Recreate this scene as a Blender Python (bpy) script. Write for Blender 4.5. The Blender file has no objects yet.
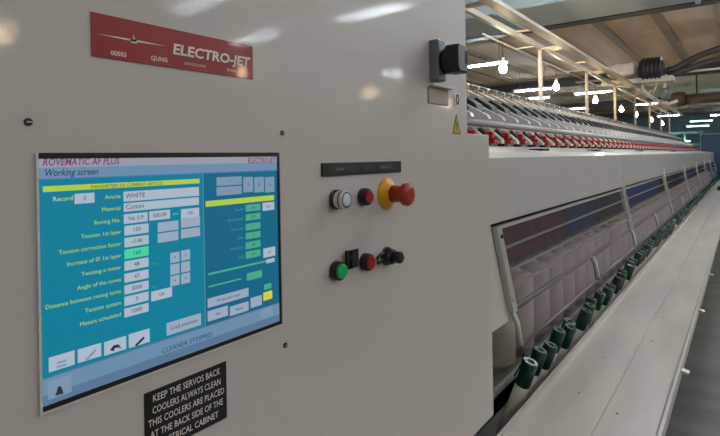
import bpy, bmesh, math, random
from mathutils import Vector, Matrix
random.seed(7)
scene = bpy.context.scene
col = scene.collection

# ------------------------------------------------------------------ camera
YAW, ROLL, FOC, PCX, PCY, EYE = math.radians(36.4), math.radians(1.0), 520.0, 360.5, 158.7, 1.45
fwd = Vector((-math.sin(YAW), math.cos(YAW), 0)); r0 = Vector((math.cos(YAW), math.sin(YAW), 0)); u0 = Vector((0, 0, 1))
rgt = math.cos(ROLL)*r0 - math.sin(ROLL)*u0; upv = math.cos(ROLL)*u0 + math.sin(ROLL)*r0
cd = bpy.data.cameras.new('camera'); cam = bpy.data.objects.new('camera', cd); col.objects.link(cam)
cd.sensor_width = 36; cd.lens = FOC/720*36; cd.clip_start = .02; cd.clip_end = 200
cd.shift_x = (360-PCX)/720; cd.shift_y = -(218-PCY)/720
cam.matrix_world = Matrix(((rgt.x, upv.x, -fwd.x, 0), (rgt.y, upv.y, -fwd.y, 0), (rgt.z, upv.z, -fwd.z, EYE), (0, 0, 0, 1)))
scene.camera = cam
FX = -.52                                  # plane of the cabinet front
def F(px, py):                             # measured photo point -> (Y, Z) on the cabinet front
    d = fwd + (px-PCX)/FOC*rgt - (py-PCY)/FOC*upv
    t = FX/d.x
    return d.y*t, EYE + d.z*t

# ------------------------------------------------------------------ materials
def lin(c): return tuple(((v/255)/12.92 if v <= 10 else ((v/255+.055)/1.055)**2.4) for v in c)
MATS = {}
def mat(name, rgb, rough=.5, metal=0, noise=0, scale=8, bump=0, bscale=60, coat=0, alpha=None, emit=0, spec=.5, stretch=(1, 1, 1), ior=None):
    if name in MATS: return MATS[name]
    m = bpy.data.materials.new(name); m.use_nodes = True; nt = m.node_tree; b = nt.nodes['Principled BSDF']
    c = lin(rgb) + (1,)
    b.inputs['Base Color'].default_value = c; b.inputs['Roughness'].default_value = rough
    b.inputs['Metallic'].default_value = metal; b.inputs['Specular IOR Level'].default_value = spec
    b.inputs['Coat Weight'].default_value = coat; b.inputs['Coat Roughness'].default_value = .055
    tc = nt.nodes.new('ShaderNodeTexCoord'); mp = nt.nodes.new('ShaderNodeMapping'); mp.inputs['Scale'].default_value = stretch
    nt.links.new(tc.outputs['Object'], mp.inputs[0])
    if noise:
        n = nt.nodes.new('ShaderNodeTexNoise'); n.inputs['Scale'].default_value = scale; n.inputs['Detail'].default_value = 5
        nt.links.new(mp.outputs[0], n.inputs['Vector'])
        r = nt.nodes.new('ShaderNodeValToRGB')
        r.color_ramp.elements[0].position = .3; r.color_ramp.elements[1].position = .7
        r.color_ramp.elements[0].color = tuple(v*(1-noise) for v in c[:3]) + (1,)
        r.color_ramp.elements[1].color = tuple(min(1, v*(1+noise)) for v in c[:3]) + (1,)
        nt.links.new(n.outputs['Fac'], r.inputs[0]); nt.links.new(r.outputs[0], b.inputs['Base Color'])
    if bump:
        n2 = nt.nodes.new('ShaderNodeTexNoise'); n2.inputs['Scale'].default_value = bscale; n2.inputs['Detail'].default_value = 3
        nt.links.new(tc.outputs['Object'], n2.inputs['Vector'])
        bp = nt.nodes.new('ShaderNodeBump'); bp.inputs['Strength'].default_value = bump; bp.inputs['Distance'].default_value = .002
        nt.links.new(n2.outputs['Fac'], bp.inputs['Height']); nt.links.new(bp.outputs[0], b.inputs['Normal'])
        if coat: nt.links.new(bp.outputs[0], b.inputs['Coat Normal'])
    if emit:
        b.inputs['Emission Color'].default_value = c; b.inputs['Emission Strength'].default_value = emit
    if alpha is not None: b.inputs['Alpha'].default_value = alpha
    MATS[name] = m
    return m
def emis(name, rgb, s=1.0):                # screen pixels: black surface that gives off light
    if name in MATS: return MATS[name]
    m = bpy.data.materials.new(name); m.use_nodes = True; b = m.node_tree.nodes['Principled BSDF']
    b.inputs['Base Color'].default_value = (.01, .01, .01, 1); b.inputs['Roughness'].default_value = .35
    b.inputs['Specular IOR Level'].default_value = .3
    b.inputs['Emission Color'].default_value = lin(rgb)+(1,); b.inputs['Emission Strength'].default_value = s
    MATS[name] = m
    return m
paint = mat('grey_beige_paint', (214, 203, 196), .45, noise=.02, scale=3, bump=.03, bscale=240, coat=.2)
paint2 = mat('machine_paint', (208, 200, 194), .38, noise=.04, scale=4, coat=.25)
trayp = mat('tray_paint', (206, 196, 188), .36, noise=.12, scale=3, coat=.2, stretch=(3, .5, 1), bump=.05, bscale=40)
white = mat('white_enamel', (225, 222, 216), .35, coat=.3)
steel = mat('brushed_steel', (190, 188, 184), .3, metal=.85, noise=.1, scale=30)
silver = mat('silver_paint', (205, 202, 198), .4, metal=.3)
black = mat('black_plastic', (20, 20, 22), .38)
dark = mat('dark_steel', (52, 50, 50), .5, metal=.3, noise=.2)
red = mat('red_plastic', (180, 50, 38), .35)
clipred = mat('bright_red_plastic', (215, 45, 35), .4)
lens_r = mat('red_lens', (150, 30, 28), .25, emit=.05)
lens_g = mat('green_lens', (15, 150, 85), .25, emit=.18)
yellow = mat('yellow_plastic', (238, 165, 15), .4)
signred = mat('red_sign', (158, 14, 26), .45, coat=.15)
lett = mat('white_lettering', (250, 238, 226), .5)
knobgrey = mat('grey_plastic', (118, 128, 130), .45)
greenp = mat('green_plastic', (5, 60, 36), .28, coat=.4)
cream = mat('cream_tube', (222, 214, 198), .5)
rov = mat('pink_roving', (205, 184, 178), .9, noise=.06, scale=60, stretch=(.2, .2, 4))
rov2 = mat('cream_roving', (205, 195, 176), .9, noise=.06, scale=60, stretch=(.2, .2, 4))
concrete = mat('concrete_floor', (112, 110, 100), .42, noise=.28, scale=2.2, stretch=(.5, 2.2, 1), bump=.2, bscale=25)
plank = mat('ceiling_board', (236, 208, 180), .8, noise=.12, scale=1.2, stretch=(2, .3, 1))
joistm = mat('joist_steel', (165, 145, 126), .7, noise=.1)
wallm = mat('hall_wall', (140, 158, 170), .8, noise=.15, scale=1)
ductm = mat('pale_duct', (205, 220, 226), .45, noise=.05, scale=2)
beamm = mat('beam_paint', (70, 66, 62), .6, noise=.1)
railm = mat('rail_paint', (212, 200, 184), .45, noise=.06, scale=6)
bluep = mat('blue_paint', (20, 60, 95), .4)
maroon = mat('maroon_interior', (105, 18, 30), .85, noise=.55, scale=9)  # window interior tones: its darkness and reflections put into the colour
navy = mat('navy_interior', (24, 42, 105), .8, noise=.3, scale=8)
umber = mat('umber_interior', (58, 40, 42), .85, noise=.4, scale=9)
brass = mat('warm_guide', (215, 180, 135), .4, metal=.35)
rubber = mat('black_rubber', (78, 66, 62), .55)
bagm = mat('pale_fabric', (238, 222, 212), .85, noise=.1)
brownm = mat('brown_duct', (110, 85, 72), .6, noise=.15)
tubeglow = mat('tube_glow', (225, 238, 245), .4, emit=150)
farglow = mat('far_tube_glow', (170, 240, 215), .4, emit=16)
bulbglow = mat('bulb_glow', (255, 224, 180), .4, emit=100)
acr = bpy.data.materials.new('acrylic'); acr.use_nodes = True
_b = acr.node_tree.nodes['Principled BSDF']; _b.inputs['Base Color'].default_value = (.45, .43, .45, 1)
_b.inputs['Roughness'].default_value = .12; _b.inputs['Alpha'].default_value = .10; _b.inputs['Specular IOR Level'].default_value = .8

# ------------------------------------------------------------------ mesh builder
class MB:
    def __init__(s): s.bm = bmesh.new(); s.mats = []
    def mi(s, m):
        if m not in s.mats: s.mats.append(m)
        return s.mats.index(m)
    def faces(s, fs, m, smooth=False):
        k = s.mi(m)
        for f in fs: f.material_index = k; f.smooth = smooth
    def box(s, x0, x1, y0, y1, z0, z1, m, bev=0):
        g = bmesh.ops.create_cube(s.bm, size=1); vs = g['verts']
        for v in vs: v.co = Vector(((x0+x1)/2+v.co.x*(x1-x0), (y0+y1)/2+v.co.y*(y1-y0), (z0+z1)/2+v.co.z*(z1-z0)))
        fs = list({f for v in vs for f in v.link_faces}); s.faces(fs, m)
        if bev:
            es = list({e for v in vs for e in v.link_edges})
            r = bmesh.ops.bevel(s.bm, geom=es, offset=bev, segments=2, affect='EDGES', profile=.5); s.faces(r['faces'], m)
        return s
    def prism(s, pts, a0, a1, m, axis='Y', bev=0):   # pts closed outline; axis = extrusion axis
        def P(p, a): return {'Y': (p[0], a, p[1]), 'X': (a, p[0], p[1]), 'Z': (p[0], p[1], a)}[axis]
        A = [s.bm.verts.new(P(p, a0)) for p in pts]; B = [s.bm.verts.new(P(p, a1)) for p in pts]; n = len(pts); fs = []
        fs.append(s.bm.faces.new(A)); fs.append(s.bm.faces.new(B[::-1]))
        for i in range(n): fs.append(s.bm.faces.new((A[i], B[i], B[(i+1) % n], A[(i+1) % n])))
        s.faces(fs, m); bmesh.ops.recalc_face_normals(s.bm, faces=fs)
        if bev:
            es = list({e for f in fs for e in f.edges}); r = bmesh.ops.bevel(s.bm, geom=es, offset=bev, segments=2, affect='EDGES', profile=.5); s.faces(r['faces'], m)
        return s
    def lathe(s, prof, org, axis, m, n=24, caps=True):   # prof: list of (distance along axis, radius[, material])
        ax = Vector(axis).normalized(); t = Vector((0, 0, 1)) if abs(ax.z) < .9 else Vector((1, 0, 0))
        e1 = ax.cross(t).normalized(); e2 = ax.cross(e1); org = Vector(org); rings = []
        for q in prof:
            rings.append([s.bm.verts.new(org+ax*q[0]+(e1*math.cos(2*math.pi*k/n)+e2*math.sin(2*math.pi*k/n))*q[1]) for k in range(n)])
        al = []
        for j in range(len(prof)-1):
            mm = prof[j+1][2] if len(prof[j+1]) > 2 else m
            fs = [s.bm.faces.new((rings[j][k], rings[j][(k+1) % n], rings[j+1][(k+1) % n], rings[j+1][k])) for k in range(n)]
            flat = abs(prof[j+1][0]-prof[j][0]) < 1e-6
            s.faces(fs, mm, not flat); al += fs
        if caps:
            f = s.bm.faces.new(rings[0]); s.faces([f], m); al.append(f)
            f = s.bm.faces.new(rings[-1]); s.faces([f], prof[-1][2] if len(prof[-1]) > 2 else m); al.append(f)
        bmesh.ops.recalc_face_normals(s.bm, faces=al)
        return s
    def tube(s, pts, r, m, n=8):
        pts = [Vector(p) for p in pts]; rings = []; al = []
        for i, p in enumerate(pts):
            d = (pts[min(i+1, len(pts)-1)]-pts[max(i-1, 0)]).normalized()
            t = Vector((0, 0, 1)) if abs(d.z) < .9 else Vector((0, 1, 0))
            e1 = d.cross(t).normalized(); e2 = d.cross(e1)
            rings.append([s.bm.verts.new(p+(e1*math.cos(2*math.pi*k/n)+e2*math.sin(2*math.pi*k/n))*r) for k in range(n)])
        for j in range(len(rings)-1):
            al += [s.bm.faces.new((rings[j][k], rings[j][(k+1) % n], rings[j+1][(k+1) % n], rings[j+1][k])) for k in range(n)]
        s.faces(al, m, True)
        c = [s.bm.faces.new(rings[0]), s.bm.faces.new(rings[-1])]; s.faces(c, m)
        bmesh.ops.recalc_face_normals(s.bm, faces=al+c)
        return s
    def quad(s, y0, y1, z0, z1, x, m):               # thin flat print lying on a plane that faces +X
        f = s.bm.faces.new([s.bm.verts.new((x, a, b)) for a, b in ((y0, z0), (y1, z0), (y1, z1), (y0, z1))]); s.faces([f], m); return s
    def poly(s, pts, x, m):
        f = s.bm.faces.new([s.bm.verts.new((x, a, b)) for a, b in pts]); s.faces([f], m); return s
    def text(s, txt, y, z, size, m, x, align='LEFT', bold=0, width=None, shear=0, spacing=1):
        cu = bpy.data.curves.new('lettering', 'FONT'); cu.body = txt; cu.size = size; cu.align_x = align; cu.align_y = 'CENTER'
        cu.offset = bold*size; cu.resolution_u = 2; cu.shear = shear; cu.space_character = spacing
        o = bpy.data.objects.new('lettering', cu); col.objects.link(o)
        me = bpy.data.meshes.new_from_object(o.evaluated_get(bpy.context.evaluated_depsgraph_get()))
        bpy.data.objects.remove(o); bpy.data.curves.remove(cu)
        k = s.mi(m); sx = 1
        if me.vertices and width:
            xs = [v.co.x for v in me.vertices]; sx = width/(max(xs)-min(xs))
        vs = [s.bm.verts.new((x, y+v.co.x*sx, z+v.co.y)) for v in me.vertices]
        for p in me.polygons:
            try: f = s.bm.faces.new([vs[i] for i in p.vertices]); f.material_index = k
            except ValueError: pass
        bpy.data.meshes.remove(me)
        return s
    def build(s, name, parent=None, at=None):
        me = bpy.data.meshes.new(name)
        if at is not None: bmesh.ops.translate(s.bm, verts=s.bm.verts, vec=-Vector(at))
        s.bm.to_mesh(me); s.bm.free()
        for m in s.mats: me.materials.append(m)
        o = bpy.data.objects.new(name, me); col.objects.link(o)
        if at is not None: o.location = at
        if parent: o.parent = parent
        return o
def tag(o, label, cat, group=None):
    o['label'] = label; o['category'] = cat
    if group: o['group'] = group
    return o
def thing(name, label, cat, loc=(0, 0, 0), group=None):
    o = bpy.data.objects.new(name, None); col.objects.link(o); o.location = loc; o.empty_display_size = .1
    return tag(o, label, cat, group)
def struct(o): o['kind'] = 'structure'; return o
def copy_tree(o, parent=None):
    c = o.copy(); col.objects.link(c); c.parent = parent
    for ch in o.children: copy_tree(ch, c)
    return c

# ------------------------------------------------------------------ the hall
struct(MB().box(-30, 9, -8, 46, -.2, 0, concrete).build('floor'))
struct(MB().box(-30, 9, -8, 46, 4.3, 4.5, plank).build('ceiling'))
struct(MB().box(-30.2, -30, -8, 46, 0, 4.3, wallm).build('wall_left'))
struct(MB().box(9, 9.2, -8, 46, 0, 4.3, wallm).build('wall_right'))
struct(MB().box(-30, 9, 46, 46.2, 0, 4.3, wallm).build('wall_far'))
struct(MB().box(-30, 9, -8.2, -8, 0, 4.3, wallm).build('wall_near'))
n = 0
for y in (2, 10.6, 20, 30, 39):                       # steel beams that cross the hall under the boards
    n += 1
    b = MB().box(-29.9, 8.9, y-.06, y+.06, 4.0, 4.3, beamm)
    b.box(-29.9, 8.9, y-.6, y+.6, 4.24, 4.3, joistm).box(-29.9, 8.9, y-.16, y+.16, 3.985, 4.01, beamm)
    struct(b.build('trim_%d' % n))
for i, x in enumerate((-8.1, -7.0, -5.9, -4.8, -3.65, -2.48, -1.38, -.3, .8)):
    struct(MB().box(x-.09, x+.09, 11.3, 19.3, 4.22, 4.3, joistm).build('trim_%d' % (n+1+i)))

d = thing('ventilation_duct', 'pale blue-grey sheet metal duct crossing under the ceiling, upper right', 'duct', (0, 8.1, 3.95))
def local(b, name, par, off): 
    o = b.build(name, par); o.location = -Vector(off); return o
b = MB().box(-9, 5, 7.6, 8.9, 3.62, 4.05, ductm, .03); local(b, 'duct_body', d, (0, 8.1, 3.95))
b = MB()
b.bm.free()
for x in (-8, -5.5, -3, -.5, 2): local(MB().box(x-.03, x+.03, 7.57, 8.93, 3.59, 4.08, ductm), 'flange', d, (0, 8.1, 3.95))
for x in (-6, -1, 3):
    local(MB().box(x-.015, x+.015, 8.2, 8.23, 4.05, 4.3, steel), 'hanger', d, (0, 8.1, 3.95))

# fluorescent fittings: each is housing, tube, two rods to the ceiling
def fluorescent(x, y, z, label, group=None, L=1.2, glow=None):
    t = thing('fluorescent_light', label, 'lamp', (x, y, z), group)
    MB().box(-L/2-.04, L/2+.04, -.06, .06, .03, .08, white, .005).build('housing', t)
    MB().lathe([(0, .019), (L, .019)], (-L/2, 0, 0), (1, 0, 0), glow or tubeglow, 12).build('tube', t)
    for s in (-1, 1):
        MB().box(s*(L/2)-.012*s-.012, s*(L/2)-.012*s+.012, -.02, .02, -.025, .03, white).build('tube_holder', t)
        MB().tube([(s*L*.35, 0, .08), (s*L*.35, 0, 4.3-z)], .006, steel, 6).build('rod', t)
    return t
fl = [(-4.95, 11.6, 3.6, 'long fluorescent light just right of the cabinet edge, above the nearest bulb'),
      (-5.55, 17.1, 3.6, 'upper fluorescent light of the pair left of the second bulb'),
      (-6.4, 19.7, 3.6, 'lower fluorescent light of the pair left of the second bulb'),
      (-4.2, 19.4, 3.6, 'fluorescent light between the second and third overhead posts'),
      (-6.4, 25.5, 3.6, 'small distant fluorescent light below the others near the machine top'),
      (-3.2, 25.6, 3.6, 'small distant fluorescent light behind the fourth overhead post'),
      (-9.6, 31, 3.6, 'faint distant fluorescent light low beside the machine ridge')]
for a in fl: fluorescent(*a)
for x, y in ((3.3, 6.3), (5.9, 6.3), (4.9, 4.4), (5.8, 11.1), (2.6, .8), (5.2, .2), (2.4, -3.5), (.6, 3.4), (2.8, 14), (-1.2, -2.6), (1.2, 9.4), (.4, 14.2), (-11, 12), (-11, 22), (1.6, 22)):
    fluorescent(x, y, 3.6, 'ceiling fluorescent light outside the view, glinting on the cabinet paint', 'fluorescent lights outside the view')
for x, y in ((-2.2, 5.0), (-.4, 5.5)):  # added unseen lamps that light the duct underside from below
    fluorescent(x, y, 3.3, 'added fluorescent light outside the view, brightening the duct underside', 'added fluorescent lights below the duct')
for x, y, l in ((1.2, 27, 'small bright far light at the right edge of the view'), (-3.6, 36, 'far ceiling light in the dark hall end'), (-1.0, 38, 'farthest ceiling light near the right edge')):
    fluorescent(x, y, 3.7, l)
for z, x, l in ((3.08, -1.75, 'upper of two greenish light tubes at the far end'), (2.83, -1.9, 'lower of two greenish light tubes at the far end')):
    fluorescent(x, 32, z, l, None, 1.0, farglow)

# bare bulbs on cords
def bulb(x, y, z, label, group, top=2.74):
    t = thing('light_bulb', label, 'bulb', (x, y, z), group)
    MB().lathe([(-.052, .006), (-.046, .024), (-.025, .040), (0, .045), (.03, .038), (.055, .023), (.07, .018)], (0, 0, 0), (0, 0, 1), bulbglow, 16).build('glass_globe', t)
    MB().lathe([(.07, .022), (.12, .022), (.13, .01)], (0, 0, 0), (0, 0, 1), white, 12).build('socket', t)
    MB().tube([(0, 0, .13), (0, 0, top-z)], .004, black, 6).build('cord', t)
names = ['nearest and largest glowing bulb, just right of the cabinet', 'second glowing bulb from the cabinet, behind the first overhead post',
         'third glowing bulb, between the first and second overhead posts', 'fourth glowing bulb along the creel, right of the second overhead post',
         'fifth glowing bulb along the creel row', 'sixth glowing bulb, second from the far end of the row', 'farthest glowing bulb of the row above the machine']
for y, l in zip((5.76, 7.85, 10.35, 12.9, 14.9, 17.7, 20.2), names):
    bulb(-2.2, y, 2.45, l, 'bulbs hung above the creel')
for y in (1.4, 3.5, 5.7, 8.0):
    bulb(3.0, y, 2.33, 'bare bulb outside the view, mirrored warm in the cabinet paint', 'bulbs across the aisle', top=4.3)

# ------------------------------------------------------------------ electrical cabinet
cab = thing('electrical_cabinet', 'large grey-beige steel control cabinet with touchscreen and push buttons', 'cabinet', (0, 0, 0))
(MB().prism([(-1.1, .793), (1.257, .793), (1.257, 1.505), (1.13, 1.505), (1.13, 2.15), (-1.1, 2.15)], -1.35, FX, paint, 'X', bev=.0025)).build('body', cab)
MB().box(-1.3, -.62, -1.05, 1.2, 0, .793, dark).build('base', cab)
# screws
for px, py in ((28, 122), (282, 133), (285, 345)):
    y, z = F(px, py)
    b = MB().lathe([(-.001, .0036), (.0015, .0036), (.0028, .0025)], (FX, y, z), (1, 0, 0), dark, 16)
    b.box(FX+.0025, FX+.0031, y-.0025, y+.0025, z-.0005, z+.0005, silver); b.build('screw', cab)
# red sign
b = MB(); y0, y1, z0, z1 = .258, .4685, 1.5565, 1.6005
b.box(FX-.001, FX+.0012, y0, y1, z0, z1, signred); X = FX+.0015
def at(px, py): return F(px, py)
ya, za = at(95.5, 33.8); yb, zb = at(166, 47)
b.poly([(ya, za), ((ya+yb)/2, za-.0011), (yb, za+.0001), ((ya+yb)/2, za+.0011)], X, lett)
yc, zc = at(133, 39)
b.poly([(yc-.0035, za-.003), (yc+.0035, za-.003), (yc+.004, za+.0005), (yc+.0008, za+.002), (yc, za+.0075), (yc-.0008, za+.002), (yc-.004, za+.0005)], X, lett)
ya, za = at(171.5, 49); yb, _ = at(249, 62)
b.text('ELECTRO-JET', ya, za-.0003, .0165, lett, X, bold=.03, width=yb-ya, shear=.12)
ya, za = at(110, 53); b.text('00503', ya, za, .0068, lett, X, bold=.02)
ya, za = at(150, 58); b.text('QUNG', ya, za, .0068, lett, X, bold=.02)
ya, za = at(184, 63.5); b.text('BARCELONA', ya, za, .0045, lett, X, spacing=1.2)
ya, za = at(226, 70); b.text('SPAIN', ya, za, .0055, lett, X)
o = b.build('name_sign', cab); o['label'] = 'red sign with white lettering'
# warning plate
b = MB(); b.prism([(.3075, 1.133), (.4165, 1.133), (.4165, 1.2025), (.3075, 1.2025)], FX-.001, FX+.001, black, 'X')
for k, s in enumerate(('KEEP THE SERVOS BACK', 'COOLERS ALWAYS CLEAN', 'THIS COOLERS ARE PLACED', 'AT THE BACK SIDE OF THE', 'ELECTRICAL CABINET')):
    b.text(s,   .362, 1.1935-k*.0128, .0108, lett, FX+.0013, 'CENTER', bold=.008, width=(.090, .091, .101, .097, .082)[k])
o = b.build('instruction_plate', cab); o['label'] = 'black plate with white lettering'
# legend strip
b = MB().box(FX-.001, FX+.003, .603, .83, 1.4235, 1.4445, black, .001)
b.box(FX+.003, FX+.0035, .616, .69, 1.429, 1.439, dark).box(FX+.003, FX+.0035, .706, .738, 1.429, 1.439, dark).box(FX+.003, FX+.0035, .752, .812, 1.429, 1.439, dark)
tl = mat('dim_green_lettering', (110, 150, 125), .5)
b.text('AVERIA', .635, 1.434, .006, tl, FX+.0038, bold=.01); b.text('0 - 1', .714, 1.434, .006, tl, FX+.0038); b.text('EMERGENCY', .760, 1.434, .006, tl, FX+.0038)
b.build('legend_strip', cab)

# push buttons -------------------------------------------------
def button(name, y, z, ring_r, ring_d, cap_r, cap_d, ringm, capm, label=None):
    o = MB().lathe([(-.002, ring_r*1.0), (ring_d*.75, ring_r), (ring_d, ring_r*.93), (ring_d, cap_r*1.03), (ring_d-.003, cap_r*1.02)], (0, 0, 0), (1, 0, 0), ringm, 32).build(name, cab)
    o.location = (FX, y, z)
    if label: o['label'] = label
    MB().lathe([(ring_d-.004, cap_r), (ring_d+cap_d, cap_r), (ring_d+cap_d+.0012, cap_r*.9)], (0, 0, 0), (1, 0, 0), capm, 28).build('button_cap', o)
    return o
# white illuminated button: a clear knurled collar
y, z = .636, 1.3865
o = MB().lathe([(-.002, .0155), (.006, .0155), (.007, .0135), (.010, .0135, white), (.012, .0148, white), (.0155, .0148, white), (.016, .0135, black), (.0175, .0135, black), (.018, .0148, white), (.021, .0145, white), (.023, .0125, white), (.023, .0105, black), (.020, .0105, black)], (0, 0, 0), (1, 0, 0), black, 32).build('push_button', cab)
o.location = (FX, y, z); o['label'] = 'push button with clear white cap'
MB().lathe([(.017, .0103), (.0235, .0103), (.025, .008)], (0, 0, 0), (1, 0, 0), mat('clear_cap', (215, 222, 230), .25, emit=.05), 28).build('button_cap', o)
button('push_button', .7095, 1.3855, .0148, .012, .0105, .003, black, lens_r, 'push button with red cap')
button('push_button', .6335, 1.275, .0152, .012, .0115, .003, black, lens_g, 'push button with green cap')
button('push_button', .711, 1.2755, .0148, .012, .0112, .003, black, lens_r, 'push button with red cap, lower row')
# emergency stop
o = MB().lathe([(-.001, .0285), (.0025, .0285), (.004, .026), (.008, .019), (.014, .0165)], (0, 0, 0), (1, 0, 0), yellow, 36).build('emergency_stop', cab); o.location = (FX, .7825, 1.386)
o['label'] = 'emergency stop with yellow collar'
m_ = MB().lathe([(.012, .0155), (.030, .0145), (.034, .016), (.038, .0195), (.042, .0205), (.0465, .0200), (.0495, .0170), (.0505, .010)], (0, 0, 0), (1, 0, 0), red, 36).build('mushroom_head', o)
m_['label'] = 'red mushroom head'
# small square label between green and red
b = MB().box(FX-.001, FX+.010, .6585, .6635, 1.2735, 1.302, black).box(FX+.008, FX+.010, .651, .682, 1.2735, 1.303, black)
b.text('0 - 1', .667, 1.292, .008, tl, FX+.0104, 'CENTER'); b.build('legend_plate', cab)
# key switch
o = MB().lathe([(-.001, .0165), (.006, .0165), (.009, .0145), (.016, .0135), (.017, .011)], (0, 0, 0), (1, 0, 0), black, 28).build('key_switch', cab); o.location = (FX, .777, 1.2745)
b = MB().box(.016, .033, -.005, .005, -.010, .0105, black, .002); b.lathe([(.016, .0115), (.031, .0105), (.034, .008)], (0, 0, 0), (1, 0, 0), black, 6); b.build('selector_lever', o)
b = MB().tube([(.006, -.012, .008), (.010, -.03, .009), (.012, -.046, .004), (.012, -.043, -.004), (.009, -.025, -.003), (.006, -.010, -.001)], .0027, black, 8); b.build('locking_bar', o)
# main rotary switch
y0, z0 = F(434, 62); y0 -= .004
o = MB().box(0, .022, -.018, .016, -.0425, .0425, knobgrey, .003).build('main_switch', cab); o.location = (FX, y0+.0, z0)
o['label'] = 'grey switch plate with black rotary handle'
b = MB().lathe([(.022, .026), (.032, .027), (.036, .024)], (0, .010, -.002), (1, 0, 0), black, 10)
b.prism([(-.012, -.029), (.026, -.029), (.032, -.022), (.032, .022), (.026, .028), (-.012, .028), (-.018, .021), (-.018, -.021)], .034, .066, black, 'X', bev=.004)
b.box(.066, .0675, .018, .024, -.010, .016, dark); b.build('rotary_handle', o)
y0, z0 = F(427.5, 84); y1, z1 = F(447.5, 106)
b = MB().box(FX-.001, FX+.003, y0, y1, z1, z0-.004, mat('bare_plate', (175, 148, 138), .45, noise=.05), .001); b.box(FX-.001, FX+.016, y0-.002, y1+.006, z0-.004, z0+.001, white)
b.build('switch_bracket', cab)
# 0 label and warning triangle
y, z = F(457.5, 100.5); b = MB().box(FX-.001, FX+.0008, y-.018, y+.015, z-.016, z+.018, mat('label_white', (215, 212, 205), .4))
b.text('0', y-.002, z+.0005, .034, black, FX+.0012, 'CENTER', bold=.03); b.build('position_label', cab)
y, z = F(457, 126); yl = mat('warning_yellow', (205, 170, 40), .4)
b = MB().prism([(y-.024, z-.018), (y+.018, z-.018), (y-.003, z+.026)], FX-.001, FX+.0008, black, 'X')
b.poly([(y-.0205, z-.016), (y+.0145, z-.016), (y-.003, z+.0215)], FX+.0011, yl)
b.poly([(y-.001, z+.012), (y-.007, z+.001), (y-.003, z+.001), (y-.005, z-.012), (y+.002, z+.0035), (y-.002, z+.0035), (y+.002, z+.012)], FX+.0014, black)
b.build('warning_sticker', cab)

# touch screen ------------------------------------------------
SY0, SY1, SZ0, SZ1 = .2075, .5125, 1.2235, 1.4605
b = MB()
b.box(FX-.001, FX+.0022, SY0-.0022, SY0, SZ0-.0022, SZ1, white).box(FX-.001, FX+.0022, SY0, SY1+.002, SZ0-.0022, SZ0, white)
b.box(FX-.001, FX+.0022, SY0, SY1, SZ1-.0055, SZ1, black).box(FX-.001, FX+.0022, SY1-.0035, SY1, SZ0, SZ1-.0055, black).box(FX-.001, FX+.0022, SY0, SY1-.0035, SZ0, SZ0+.0045, black)
b.box(FX-.001, FX+.0022, SY1, SY1+.0012, SZ0, SZ1, knobgrey)
ts = b.build('touch_screen', cab)
teal = emis('ui_teal', (6, 122, 150)); pale = emis('ui_pale', (168, 182, 198)); head = emis('ui_head', (148, 150, 164)); band = emis('ui_band', (104, 138, 168))
grn = emis('ui_green', (75, 205, 160)); grn2 = emis('ui_dim_green', (70, 165, 130)); yel = emis('ui_yellow', (172, 200, 70)); ink = emis('ui_ink', (38, 44, 58)); lab = emis('ui_label', (165, 205, 95))
purp = emis('ui_purple', (120, 60, 105)); navyt = emis('ui_navy', (30, 55, 90)); tealr = emis('ui_teal_dimmed', (10, 98, 130)); low = emis('ui_low', (88, 116, 146)); yb_ = emis('ui_bright_yellow', (205, 205, 60)); hl = emis('ui_line', (60, 120, 170))
dk = emis('ui_button', (150, 166, 184)); lg = emis('ui_light_grey', (120, 146, 170))
b = MB(); BX = FX+.0010
iy0, iy1, iz0, iz1 = SY0, SY1-.0035, SZ0+.0045, SZ1-.0055
b.box(FX-.001, BX, iy0, iy1, iz0, iz1, teal)
L = [0]
def R(xl, yt, yb, xr, m, lift=1):
    ya, za = F(xl, yt); yb2, zb2 = F(xl, yb); yr, _ = F(xr, yt)
    ya = max(ya, iy0); yr = min(yr, iy1)
    b.quad(ya, yr, zb2, za, BX+.00012*lift, m); return (ya, yr, zb2, za)
def T(s, xl, yc, size, m, align='LEFT', w=None, bold=0, shear=0, lift=3):
    y, z = F(xl, yc); b.text(s, y, z, size, m, BX+.00012*lift, align, bold=bold, width=w, shear=shear)
def BOX(xl, yt, yb, xr, m=pale, s=None, size=.0062, tm=ink):
    ya, yr, za, zb = R(xl, yt, yb, xr, m, 2)
    if s: b.text(s, (ya+yr)/2, (za+zb)/2, size, tm, BX+.0004, 'CENTER')
zt = F(38, 167.8)[1]; zm = F(38, 179)[1]
b.quad(iy0, iy1, zt, iz1, BX+.00012, head); b.quad(iy0, iy1, zm, zt, BX+.00012, band); b.quad(iy0, iy1, zm-.0012, zm, BX+.00024, hl)
T('ROVEMATIC AF PLUS', 41.5, 162.5, .0098, purp, w=F(118.5, 160)[0]-F(41.5, 160)[0], bold=.02, shear=.2)
T('Working screen', 43, 173.2, .0092, navyt, w=F(96, 170)[0]-F(43, 170)[0], shear=.3, bold=.01)
T('ELECTRO-JET', 247, 160.8, .010, purp, w=F(275, 160)[0]-F(247, 160)[0], bold=.02)
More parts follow.
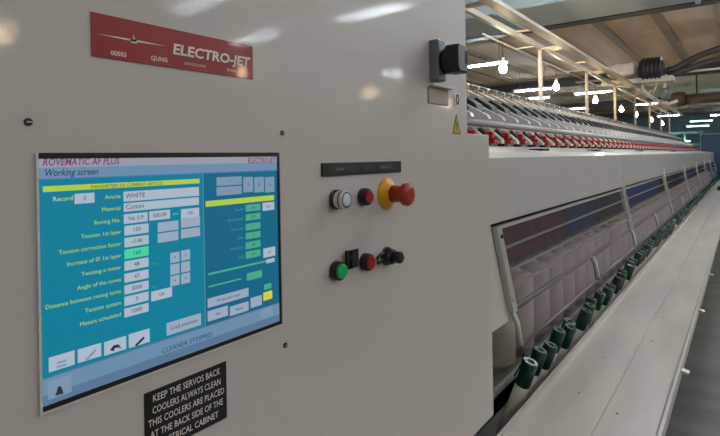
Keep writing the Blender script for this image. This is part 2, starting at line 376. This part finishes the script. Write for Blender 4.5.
# right column background, darker teal standing in for viewing-angle dimming, and divider
ya = F(204, 250)[0]; zb = F(43.6, 378.5)[1]
b.quad(ya, iy1, zb, zm-.0012, BX+.00006, tealr); b.quad(ya-.0008, ya, zb, zm-.0012, BX+.00012, band)
R(42.2, 186.4, 192.2, 199, yel); T('PARAMETERS OF CURRENT ARTICLE', 90, 187.2, .0048, lab and navyt)
T('Record', 52, 199.5, .0062, lab, bold=.01); BOX(73.8, 193.8, 204.1, 93.8, s='5')
for s, yc in (('Article', 196.2), ('Material', 208), ('Roving No.', 220)):
    T(s, 120, yc, .0060, lab, 'RIGHT')
BOX(122.7, 191.7, 201.7, 198.3); T('WHITE', 125, 196.2, .0070, ink)
BOX(123, 203.3, 211.9, 198.3); T('Cotton', 125, 207.3, .0070, ink)
BOX(123, 214.4, 224, 147, s='Ne 0.9'); BOX(148.5, 211.5, 220.8, 169.4, s='000.09'); T('tex', 172, 213.8, .0056, grn); BOX(180.3, 209.3, 218.7, 198.5, s='OK', size=.0055)
for s, t, yt, yb, m in (('Tension 1st layer', '150', 226, 235.7, pale), ('Tension correction factor', '-/140', 238, 247.6, pale), ('Increase of Ø 1st layer', '160', 249.7, 259.4, grn),
                        ('Twisting x meter', '48', 261.4, 271, pale), ('Angle of the cones', '47', 273.8, 282.9, pale), ('Distance between roving turns', '3000', 285.4, 294.6, pale),
                        ('Tension system', '3', 296.8, 306.2, pale), ('Meters scheduled', '1000', 308.6, 317.6, pale)):
    BOX(123.7, yt, yb, 148, m, t); T(s, 120.5, (yt+yb)/2+.8, .0058, lab, 'RIGHT')
T('mm', 151, 264, .0045, grn2); T('cm', 151, 287, .0045, grn2)
for xl, xr, y0_, y1_ in ((157, 177.7, 222.7, 232.2), (157, 177.7, 233.6, 243), (180.3, 199.3, 218.8, 228), (180.3, 199.3, 229.6, 238.6)): BOX(xl, y0_, y1_, xr, dk)
for xl, xr, dy in ((169.6, 178.8, 0), (180.4, 189.4, -2.3)):
    for k, yt in enumerate((253, 264.8, 276.4)): BOX(xl, yt+dy, yt+10.2+dy, xr, dk, '+-'[k % 2], .006)
BOX(150.5, 291.6, 301.6, 171.4, pale, 'OK', .0050)
BOX(165.8, 323, 335.8, 200.4, dk, 'Load previous'); 
BOX(215.8, 177.4, 186, 241, lg, '------', .004); BOX(215.8, 187.2, 195.9, 241, lg, '------', .004)
for a, c, s in ((242.4, 252.4, 'I'), (253.6, 263.2, 'II'), (264.2, 273.6, 'o')): BOX(a, 177.2, 192.6, c, lg, s)
R(205, 201.2, 207, 273.6, yel)
for y0_, y1_, s in ((205, 211.8, '100'), (214.4, 220.8, '200'), (224, 230.6, '11'), (233, 239.5, '5'), (242.4, 249.4, '100'), (251.8, 259, '100')): BOX(245, y0_, y1_, 259.8, grn2, s, .0048)
for yt, s in ((209, 'Spindle'), (218.5, 'Spindle speed'), (228, 'Twist x mt'), (237.5, 'Draft'), (247, 'Production'), (256.5, 'Doff')): T(s, 242.5, yt, .0045, grn2, 'RIGHT')
BOX(261.8, 202.8, 211, 273.6, pale, 'rpm', .0048, ink); BOX(262.6, 248.6, 258, 274.6, pale, 'OK', .0048); BOX(265.7, 259.5, 263.5, 274, pale)
R(207.4, 273.2, 275.4, 274, grn2); R(208, 286, 287.6, 240.8, grn2); BOX(246, 273.4, 280.9, 261.3, grn2)
BOX(206.9, 298.7, 308, 248, dk, 'Production data', .0056); BOX(206.9, 311.2, 321.8, 227.4, dk, 'Set', .0052); BOX(229.2, 306.6, 316.2, 248, dk, 'Reset', .0052)
BOX(249.8, 298, 308.2, 261.3, dk); BOX(262.6, 292.6, 301, 271.6, yb_, '?', .006); BOX(263.4, 284.6, 290, 270.8, grn2)
for xl, yt, yb, xr in ((48, 357.6, 372.4, 74), (77, 349.4, 363.2, 100.6), (103.4, 342, 355.8, 125.6), (128, 334.2, 348.2, 149)):
    BOX(xl, yt, yb, xr, pale)
def G(pts, m):                                  # small icon drawn in photo pixels
    b.poly([F(*p) for p in pts][::-1], BX+.0004, m)
G([(56, 362), (66, 359), (66, 361), (56, 364)], lg); G([(56, 366), (66, 363), (66, 365), (56, 368)], lg)
G([(84, 355), (86, 358), (95, 348), (95, 351), (86, 361)], lg)
G([(109, 350), (113, 345), (118, 344), (121, 349), (118, 347), (114, 348), (113, 351)], ink); G([(134, 345), (143, 336), (144, 338), (136, 346)], ink)
b.quad(iy0, iy1, iz0, zb, BX+.00012, band); b.quad(iy0, iy1, iz0, iz0+.0095, BX+.00018, low); b.quad(iy0, iy1, zb-.0008, zb+.0004, BX+.00024, low)
BOX(47, 381.5, 400, 71, lg)
G([(54.5, 395.5), (57.5, 386), (60.5, 386), (63, 393)], ink)
T('CLEANER STOPPED', 161, 351.2, .0078, navyt); T('. - .. ----- .. - --------- -- . --- .. -----', 47, 404.5, .0040, navyt)
BOX(260, 309.8, 319.5, 272, lg)
b.build('display', ts)['label'] = 'teal lit display with fields'

# ------------------------------------------------------------------ roving frame
PITCH, NSEC, YS = 2.2, 7, 1.60; YE = YS+PITCH*NSEC
rf = thing('roving_machine', 'long white spinning machine running away behind the cabinet', 'machine', (0, 0, 0))
def slant(z): return -.66 + (1.225-z)*.05/.27           # the covers lean outwards towards the bottom
MB().prism([(slant(1.225)-.02, 1.20), (slant(1.225), 1.228), (slant(.93), .93), (slant(.93)-.02, .93)], 1.2, YS-.005, paint2).build('end_cover', rf)
b0 = None
for i in range(NSEC):
    y0, y1 = (1.2 if i == 0 else YS+i*PITCH+.002), YS+(i+1)*PITCH-.002
    # canopy: upright front, sloping top shelf
    MB().prism([(-.66, 1.23), (-.645, 1.235), (-.645, 1.24), (-.655, 1.445), (-.668, 1.463), (-1.0, 1.50), (-1.0, 1.48), (-.68, 1.445), (-.68, 1.23)], y0, y1, paint2).build('canopy_cover', rf)
for i in range(NSEC):
    y0 = YS+i*PITCH; y1 = y0+PITCH-.03
    def P(z, off=0): return slant(z)+off
    w = MB()
    fgm = mat('frame_grey', (188, 184, 178), .35, metal=.2)
    def sl(ya, yb, za, zb, t=.02, m=fgm): w.prism([(P(za), za), (P(zb), zb), (P(zb)+t, zb), (P(za)+t, za)], ya, yb, m)
    sl(y0, y0+.035, .955, 1.222); sl(y1-.035, y1, .955, 1.222); sl(y0+.045, y1-.045, 1.211, 1.222, .012); sl(y0+.045, y1-.045, .957, .964, .008, mat('bar_grey', (165, 158, 154), .3, metal=.5))
    wf = w.build('window_frame', rf)
    g = MB().prism([(P(.966)+.004, .966), (P(1.207)+.004, 1.207), (P(1.207)+.007, 1.207), (P(.966)+.007, .966)], y0+.045, y1-.045, acr); g.build('acrylic_pane', wf)
    for z in (1.15, 1.078, 1.024):
        MB().box(P(z)+.008, P(z)+.018, y0+.045, y1-.045, z-.003, z+.003, mat('bar_grey', (165, 158, 154), .3, metal=.5)).build('glazing_bar', wf)
    if i: MB().prism([(-.655, 1.19), (-.63, 1.19), (-.64, 1.30), (-.655, 1.31)], y0-.02, y0-.006, white).build('hinge_arm', rf)
    b = MB().box(P(1.19)+.02, P(1.19)+.024, y0+.012, y0+.03, 1.185, 1.197, black).box(P(1.0)+.02, P(1.0)+.024, y0+.012, y0+.03, .985, .997, steel); b.build('hinge', wf)
    for k in range(2):                                     # lower swing guards
        ya = y0+.03+k*1.1; yb_2 = ya+1.06
        l = MB().tube([(-.606, ya, .95), (-.592, ya+.004, .915), (-.582, ya+.006, .845)], .009, white, 8)
        gm = mat('guard_grey', (120, 112, 108), .4); l.tube([(-.606, yb_2, .95), (-.592, yb_2, .915), (-.582, yb_2, .845)], .004, gm, 8)
        l.tube([(-.582, ya, .842), (-.582, yb_2, .842)], .006, gm, 8); l.tube([(-.606, ya, .948), (-.606, yb_2, .948)], .004, gm, 8)
        gg = l.build('lower_guard', rf)
        MB().prism([(-.604, .945), (-.583, .845), (-.581, .845), (-.602, .945)], ya, yb_2, acr).build('guard_pane', gg)
bluec = mat('blue_interior', (48, 74, 160), .8, noise=.25, scale=6)
for ya, yb_3, m in ((1.6, 3.45, maroon), (3.45, 4.3, navy), (4.3, 5.3, umber), (5.3, 8.0, bluec), (8.0, 11.0, umber), (11.0, 14.7, bluec), (14.7, YE, umber)):  # added sheets; dark interior and reflections behind the windows painted as colour
    MB().box(-.93, -.92, ya, yb_3-.01, .93, 1.40, m).build('interior_sheet', rf)
MB().tube([(-.595, 1.70, .80), (-.60, 1.69, .765), (-.615, 1.665, .73), (-.60, 1.70, .65)], .003, black, 6).build('cord', rf)
# inner deck, spindle rail and body
MB().box(-1.5, -.70, 1.25, YE, .56, .62, mat('deck_grey', (150, 146, 142), .5, noise=.1)).build('spindle_deck', rf)
MB().box(-.715, -.700, 1.25, YE, .36, .64, mat('apron_paint', (195, 200, 200), .4)).build('front_apron', rf)
MB().box(-1.5, -.8, 1.3, YE, 0, .56, dark).build('base', rf)
MB().box(-1.95, -1.45, 1.3, YE, 0, 1.62, paint2).build('rear_body', rf)
MB().box(-1.5, -.95, 1.25, YE, 1.40, 1.47, dark).build('drafting_bed', rf)
# doffing tray
tray_apron = MATS['apron_paint']
tr = thing('doffing_tray', 'long white sheet metal tray along the front of the machine', 'tray', (0, 0, 0))
b = MB()
b.prism([(-.70, .40), (-.50, .40), (-.50, .762), (-.488, .762), (-.486, .748), (-.325, .750), (-.32, .744), (-.315, .750), (-.186, .752), (-.180, .760), (-.172, .760), (-.172, .728), (-.178, .728), (-.180, .738), (-.48, .736), (-.512, .74), (-.512, .44), (-.70, .44)], -.6, YE, trayp)
for k in range(46):
    y = .9+k*.33
    for x, r in ((-.225, .0028), (-.285, .0035), (-.40, .003)):
        if random.random() < .75:
            yy = y+random.uniform(-.05, .05); b.lathe([(0, r), (.0006, r)], (x, yy, .7508), (0, 0, 1), dark, 8)
b.build('tray_sheet', tr)
MB().prism([(1.27, .655), (1.46, .60), (1.46, .585), (1.27, .64)], -.699, -.50, tray_apron, 'X').build('trough_end_plate', tr)
for y in (1.95, 2.75, 3.6, 5.1, 7.3, 9.5): MB().prism([(-.172, .742), (-.152, .740), (-.150, .746), (-.172, .752)], y, y+.028, silver).build('edge_bracket', tr)
for k in range(7):
    MB().box(-.75, -.36, 1.5+k*2.4, 1.56+k*2.4, 0, .40, dark).box(-.50, -.36, 1.5+k*2.4, 1.56+k*2.4, .40, .736, dark).build('support_leg', tr)

# drafting zone
for x, z, r, m, nm in ((-1.10, 1.625, .019, silver, 'pressure_bar'), (-1.06, 1.545, .014, dark, 'bottom_roller'), (-1.42, 1.84, .012, steel, 'guide_rail'), (-1.62, 1.935, .012, brass, 'guide_rail'), (-1.9, 2.0, .014, brass, 'ridge_rail')):
    MB().tube([(x, 1.3, z), (x, YE, z)], r, m, 10).build(nm, rf)
MB().prism([(-1.12, 1.50), (-1.14, 1.60), (-1.44, 1.80), (-1.9, 1.99), (-1.95, 1.99), (-1.95, 1.55), (-1.45, 1.50)], 1.3, YE, mat('creel_grey', (188, 178, 170), .6, noise=.2, scale=14)).build('creel_housing', rf)
# arm prototype
lsilver = mat('light_silver', (228, 222, 216), .4, metal=.1)
def arm():
    b = MB().prism([(-1.42, 1.815), (-1.40, 1.835), (-1.12, 1.675), (-1.11, 1.655), (-1.125, 1.645), (-1.40, 1.79)], -.018, .018, lsilver)
    b.prism([(-1.46, 1.87), (-1.44, 1.885), (-1.34, 1.83), (-1.35, 1.81)], -.05, .03, lsilver)
    b.prism([(-1.24, 1.705), (-1.15, 1.665), (-1.14, 1.63), (-1.22, 1.66)], .045, .07, lsilver)
    a = b.build('drafting_arm', rf)
    r = MB().prism([(-1.36, 1.79), (-1.33, 1.82), (-1.235, 1.755), (-1.22, 1.715), (-1.25, 1.70), (-1.34, 1.75)], -.125, -.02, black, bev=.006)
    r.build('top_roller', a)
    return a
a0 = arm(); a0.location.y = 1.6
def red_clip():
    b = MB().box(-1.03, -.985, -.035, .005, 1.515, 1.533, clipred, .003)
    b.box(-1.07, -1.02, .03, .06, 1.545, 1.575, clipred, .003).box(-.99, -.955, .02, .07, 1.500, 1.512, black)
    b.box(-1.02, -.98, .05, .09, 1.505, 1.53, lsilver, .003)
    b.tube([(-1.1, -.06, 1.60), (-1.02, -.05, 1.53)], .010, lsilver, 8).tube([(-1.1, .06, 1.60), (-1.02, .05, 1.545)], .006, clipred, 8)
    b.tube([(-1.08, 0, 1.59), (-1.04, .0, 1.55)], .012, dark, 8)
    return b.build('roller_clearer', rf)
c0 = red_clip(); c0.location.y = 1.6
def guide():
    b = MB().tube([(-1.50, 0, 1.86), (-1.47, 0, 1.93), (-1.56, .03, 1.955)], .012, steel, 8); b.tube([(-1.66, .02, 1.92), (-1.62, .02, 1.98), (-1.74, .05, 1.995)], .012, silver, 8)
    return b.build('roving_guide', rf)
g0 = guide(); g0.location.y = 1.6
def eye():
    return MB().lathe([(-.03, .012), (-.012, .026), (.012, .026), (.03, .012)], (-1.9, 0, 2.005), (.6, 1, 0), brass, 10).build('guide_eye', rf)
e0 = eye(); e0.location.y = 1.6
for k in range(1, 69):
    o = copy_tree(a0, rf); o.location.y = 1.6+k*.22
    o = copy_tree(c0, rf); o.location.y = 1.6+k*.22
for k in range(1, 94):
    o = copy_tree(g0, rf); o.location.y = 1.6+k*.163
    o = copy_tree(e0, rf); o.location.y = 1.6+k*.163
for y in (2.4, 3.5, 5.3, 8.1): MB().box(-.80, -.74, y, y+.11, 1.472, 1.482, black).build('latch', rf)
# blue end housing
bx = thing('end_housing', 'dark blue tall housing at the far end of the machine', 'machine housing', (-.6, YE+.5, 0))
MB().box(-.35, .10, -.3, .3, .1, 1.95, bluep, .02).build('housing_body', bx); MB().box(-.3, .05, -.28, .28, 0, .1, black).build('plinth', bx)
MB().box(.10, .105, -.22, .22, .5, 1.7, mat('blue_door', (30, 80, 115), .4), .001).build('access_door', bx)
tag(MB().box(-.40, -.30, 11.5, 11.8, .754, .83, black, .015).build('tool_box'), 'small black case resting on the tray at the right edge of view', 'case')

# overhead frame for the travelling cleaner
oh = thing('overhead_rail', 'cream painted ladder-like rail frame on posts above the machine', 'rail frame', (0, 0, 0))
MB().box(-1.925, -1.885, 1.4, 20.2, 2.70, 2.75, railm).build('rail', oh)
b = MB().box(-1.67, -1.63, 1.4, 20.2, 2.68, 2.76, railm).box(-1.63, -1.57, 1.4, 20.2, 2.68, 2.69, railm); b.build('rail', oh)
MB().box(-2.209, -2.191, 5.2, 20.6, 2.737, 2.750, railm).build('bulb_conduit', oh)
for y in (4.0, 6.17, 8.4, 10.55, 12.75, 14.95, 17.15, 19.3):
    MB().box(-1.925, -1.885, y-.02, y+.02, 1.99 if y < YE else 0, 2.70, railm).build('post', oh)
    MB().box(-1.93, -1.63, y-.02, y+.02, 2.69, 2.71, railm).box(-2.21, -1.93, y-.006, y+.006, 2.735, 2.747, railm).build('cross_bar', oh)
for k in range(13): MB().box(-1.885, -1.67, 1.5+k*1.16+.30, 1.53+k*1.16+.30, 2.72, 2.74, brass).build('rung', oh)
# travelling cleaner
cl = thing('travelling_cleaner', 'dark motor and hoses of a blower riding the overhead rails', 'blower', (0, 0, 0))
b = MB().lathe([(0, .10), (.03, .19), (.1, .22), (.34, .22), (.40, .17), (.46, .09)], (-1.58, 11.0, 3.0), (1, 0, 0), rubber, 20); b.build('motor_housing', cl)
b = MB()
for k in range(5): b.lathe([(0, .225), (.025, .24), (.05, .225)], (-1.50+k*.065, 11.0, 3.0), (1, 0, 0), dark, 20)
b.build('cooling_rib', cl)
b = MB().box(-2.1, -1.62, 10.8, 11.2, 2.93, 3.16, bagm, .06); b.build('dust_bag', cl)
MB().box(-2.2, -1.0, 10.85, 11.15, 2.76, 2.86, railm, .01).build('carriage', cl)
MB().tube([(-1.15, 11, 2.97), (-1.0, 11, 2.98), (-.85, 11, 3.06), (-.6, 11, 3.18), (-.3, 11, 3.26), (.3, 11, 3.3), (1.2, 11, 3.2)], .055, rubber, 12).build('hose', cl)
MB().tube([(-1.15, 11.1, 2.90), (-.95, 11.1, 2.92), (-.75, 11.1, 2.98), (-.5, 11.1, 3.06), (-.2, 11.1, 3.10), (.4, 11.1, 3.12), (1.2, 11.1, 3.0)], .05, rubber, 12).build('hose', cl)
MB().tube([(-2.75, 11.2, 2.93), (1.2, 11.2, 2.94)], .022, railm, 10).build('cross_pole', cl)
MB().tube([(-1.14, 11.0, 2.90), (-1.16, 11, 2.55), (-1.2, 11, 2.4)], .03, railm, 10).build('suction_pipe', cl)
MB().lathe([(0, .05), (.02, .075), (.18, .075), (.2, .05)], (-1.12, 10.8, 2.42), (0, 0, 1), knobgrey, 16).build('filter_canister', cl)
MB().tube([(-1.55, 11, 2.85), (-1.5, 11, 2.65), (-1.3, 11, 2.42), (-1.1, 11, 2.35), (-.95, 11, 2.4)], .03, bagm, 10).build('corrugated_pipe', cl)
MB().tube([(-1.25, 11, 2.86), (-1.3, 11, 2.65), (-1.4, 11, 2.5)], .02, railm, 8).build('brace', cl)
t = thing('pipe_duct', 'brown horizontal duct with a pale pipe on top in the far upper right', 'duct', (0, 0, 0))
MB().lathe([(0, .16), (4.4, .16)], (-1.6, 20, 3.2), (1, 0, 0), brownm, 20).build('duct_body', t)
MB().lathe([(0, .06), (3.9, .06)], (-1.1, 20, 3.44), (1, 0, 0), ductm, 14).build('pipe', t)
MB().lathe([(0, .2), (.16, .25), (.4, .22)], (-1.9, 20, 3.22), (1, 0, 0), brownm, 16).build('fan_housing', t)
for x in (-1.2, 2): MB().tube([(x, 20, 3.3), (x, 20, 4.3)], .02, dark, 6).build('hanger', t)

# far machines at the end of the hall
for k, (x, y, l) in enumerate(((-2.4, 27, 'distant teal-grey machine beyond the far end of the roving frame, nearer one'), (-.6, 31, 'distant teal-grey machine at the hall end, farther one'))):
    t = thing('distant_machine', l, 'machine', (x, y, 0))
    tm_ = mat('teal_machine', (130, 170, 170), .5, noise=.2)
    MB().box(-1.0, 1.0, 0, 3, 0, 1.3, tm_, .03).build('machine_body', t)
    b = MB()
    for s in (-.9, -.3, .3, .9): b.box(s-.03, s+.03, .1, .16, 1.3, 2.3, tm_)
    b.box(-1, 1, .08, .18, 2.3, 2.4, tm_).box(-1, 1, .08, .18, 1.8, 1.85, tm_); b.build('creel_frame', t)
    MB().box(-.6, .5, .0, .06, 1.95, 2.0, farglow).build('work_light', t)

# ------------------------------------------------------------------ bobbins with roving behind the covers
def bobbin(y, x, m, label, group):
    t = thing('roving_bobbin', label, 'bobbin', (x, y, .62), group)
    MB().lathe([(.02, .05), (.04, .074), (.33, .074), (.342, .05)], (0, 0, 0), (0, 0, 1), m, 20).build('roving_package', t)
    MB().lathe([(0, .03), (.352, .024), (.355, .02)], (0, 0, 0), (0, 0, 1), cream, 14).build('tube', t)
    return t
fr = bobbin(1.94, -.79, rov2, 'cream roving bobbin nearest the cabinet, beside the window post', 'bobbins behind the covers')
p0 = bobbin(2.16, -.79, rov, 'pale pink roving bobbin in the front row behind the clear covers', 'bobbins behind the covers')
GL = 'pale pink roving bobbin in the front row behind the clear covers'
for k in range(1, 66):
    o = copy_tree(p0); o.location = (-.79, 2.16+k*.22, .62)
    o['label'] = 'pale pink roving bobbin in the front row behind the clear covers'; o['group'] = 'front row bobbins'
p0['group'] = 'front row bobbins'; fr['group'] = 'bobbins behind the covers'
for k in range(0, 66):
    o = copy_tree(p0); o.location = (-1.02, 2.05+k*.22, .62); o.scale = (1, 1, .76)
    o['label'] = 'pale roving bobbin in the rear row, seen between the front ones'; o['group'] = 'rear row bobbins'

# ------------------------------------------------------------------ green capped spare tubes in the trough
def spare(y):
    t = thing('empty_tube', '', 'tube', (-.665, y, .45))
    t.rotation_euler = (0, math.radians(20), 0)
    MB().lathe([(0, .02), (.0, .0215), (.325, .0215)], (0, 0, 0), (0, 0, 1), cream, 18).build('tube_body', t)
    c = MB().lathe([(.318, .0215), (.322, .0228), (.394, .0228), (.400, .021), (.400, .012), (.375, .011)], (0, 0, 0), (0, 0, 1), greenp, 20).build('green_cap', t)
    return t
base = [2.934, 3.111, 3.247, 3.542, 3.70, 3.82, 4.137, 4.322, 4.46, 4.75, 4.93, 5.10, 5.40, 5.58, 5.76]
ys = [.535*v for v in base]
y = ys[-1]+.17
while y < 15.5:
    for k in range(3): ys.append(y+k*.095+random.uniform(-.006, .006))
    y += .39
t0 = spare(ys[0])
first = ['green-capped empty tube nearest the cabinet, at the front end of the trough', 'second green-capped tube from the cabinet', 'third green-capped tube from the cabinet, last of the nearest three',
         'fourth green-capped tube, first of the second cluster', 'fifth green-capped tube, middle of the second cluster', 'sixth green-capped tube, last of the second cluster',
         'seventh green-capped tube, first of the third cluster', 'eighth green-capped tube, middle of the third cluster', 'ninth green-capped tube, last of the third cluster']
for k, y in enumerate(ys):
    o = t0 if k == 0 else copy_tree(t0)
    o.location = (-.665, y, .45); o.rotation_euler = (random.uniform(-.05, .05), math.radians(20)+random.uniform(-.03, .03), 0) if k else (0, math.radians(20), 0)
    o['label'] = first[k] if k < len(first) else 'green-capped empty tube farther along the trough, past the nearest nine'
    o['group'] = 'green-capped tubes in the trough' if k < len(first) else 'farther green-capped tubes in the trough'

# ------------------------------------------------------------------ world, colour
w = bpy.data.worlds.new('world'); scene.world = w; w.use_nodes = True
w.node_tree.nodes['Background'].inputs[0].default_value = (.5, .55, .6, 1); w.node_tree.nodes['Background'].inputs[1].default_value = .3
vs = scene.view_settings; vs.view_transform = 'Standard'; vs.look = 'None'; vs.exposure = 0; vs.gamma = 1; vs.use_curve_mapping = False
scene.cycles.use_denoising = True
scene.cycles.max_bounces = 8; scene.cycles.diffuse_bounces = 4; scene.cycles.transparent_max_bounces = 24
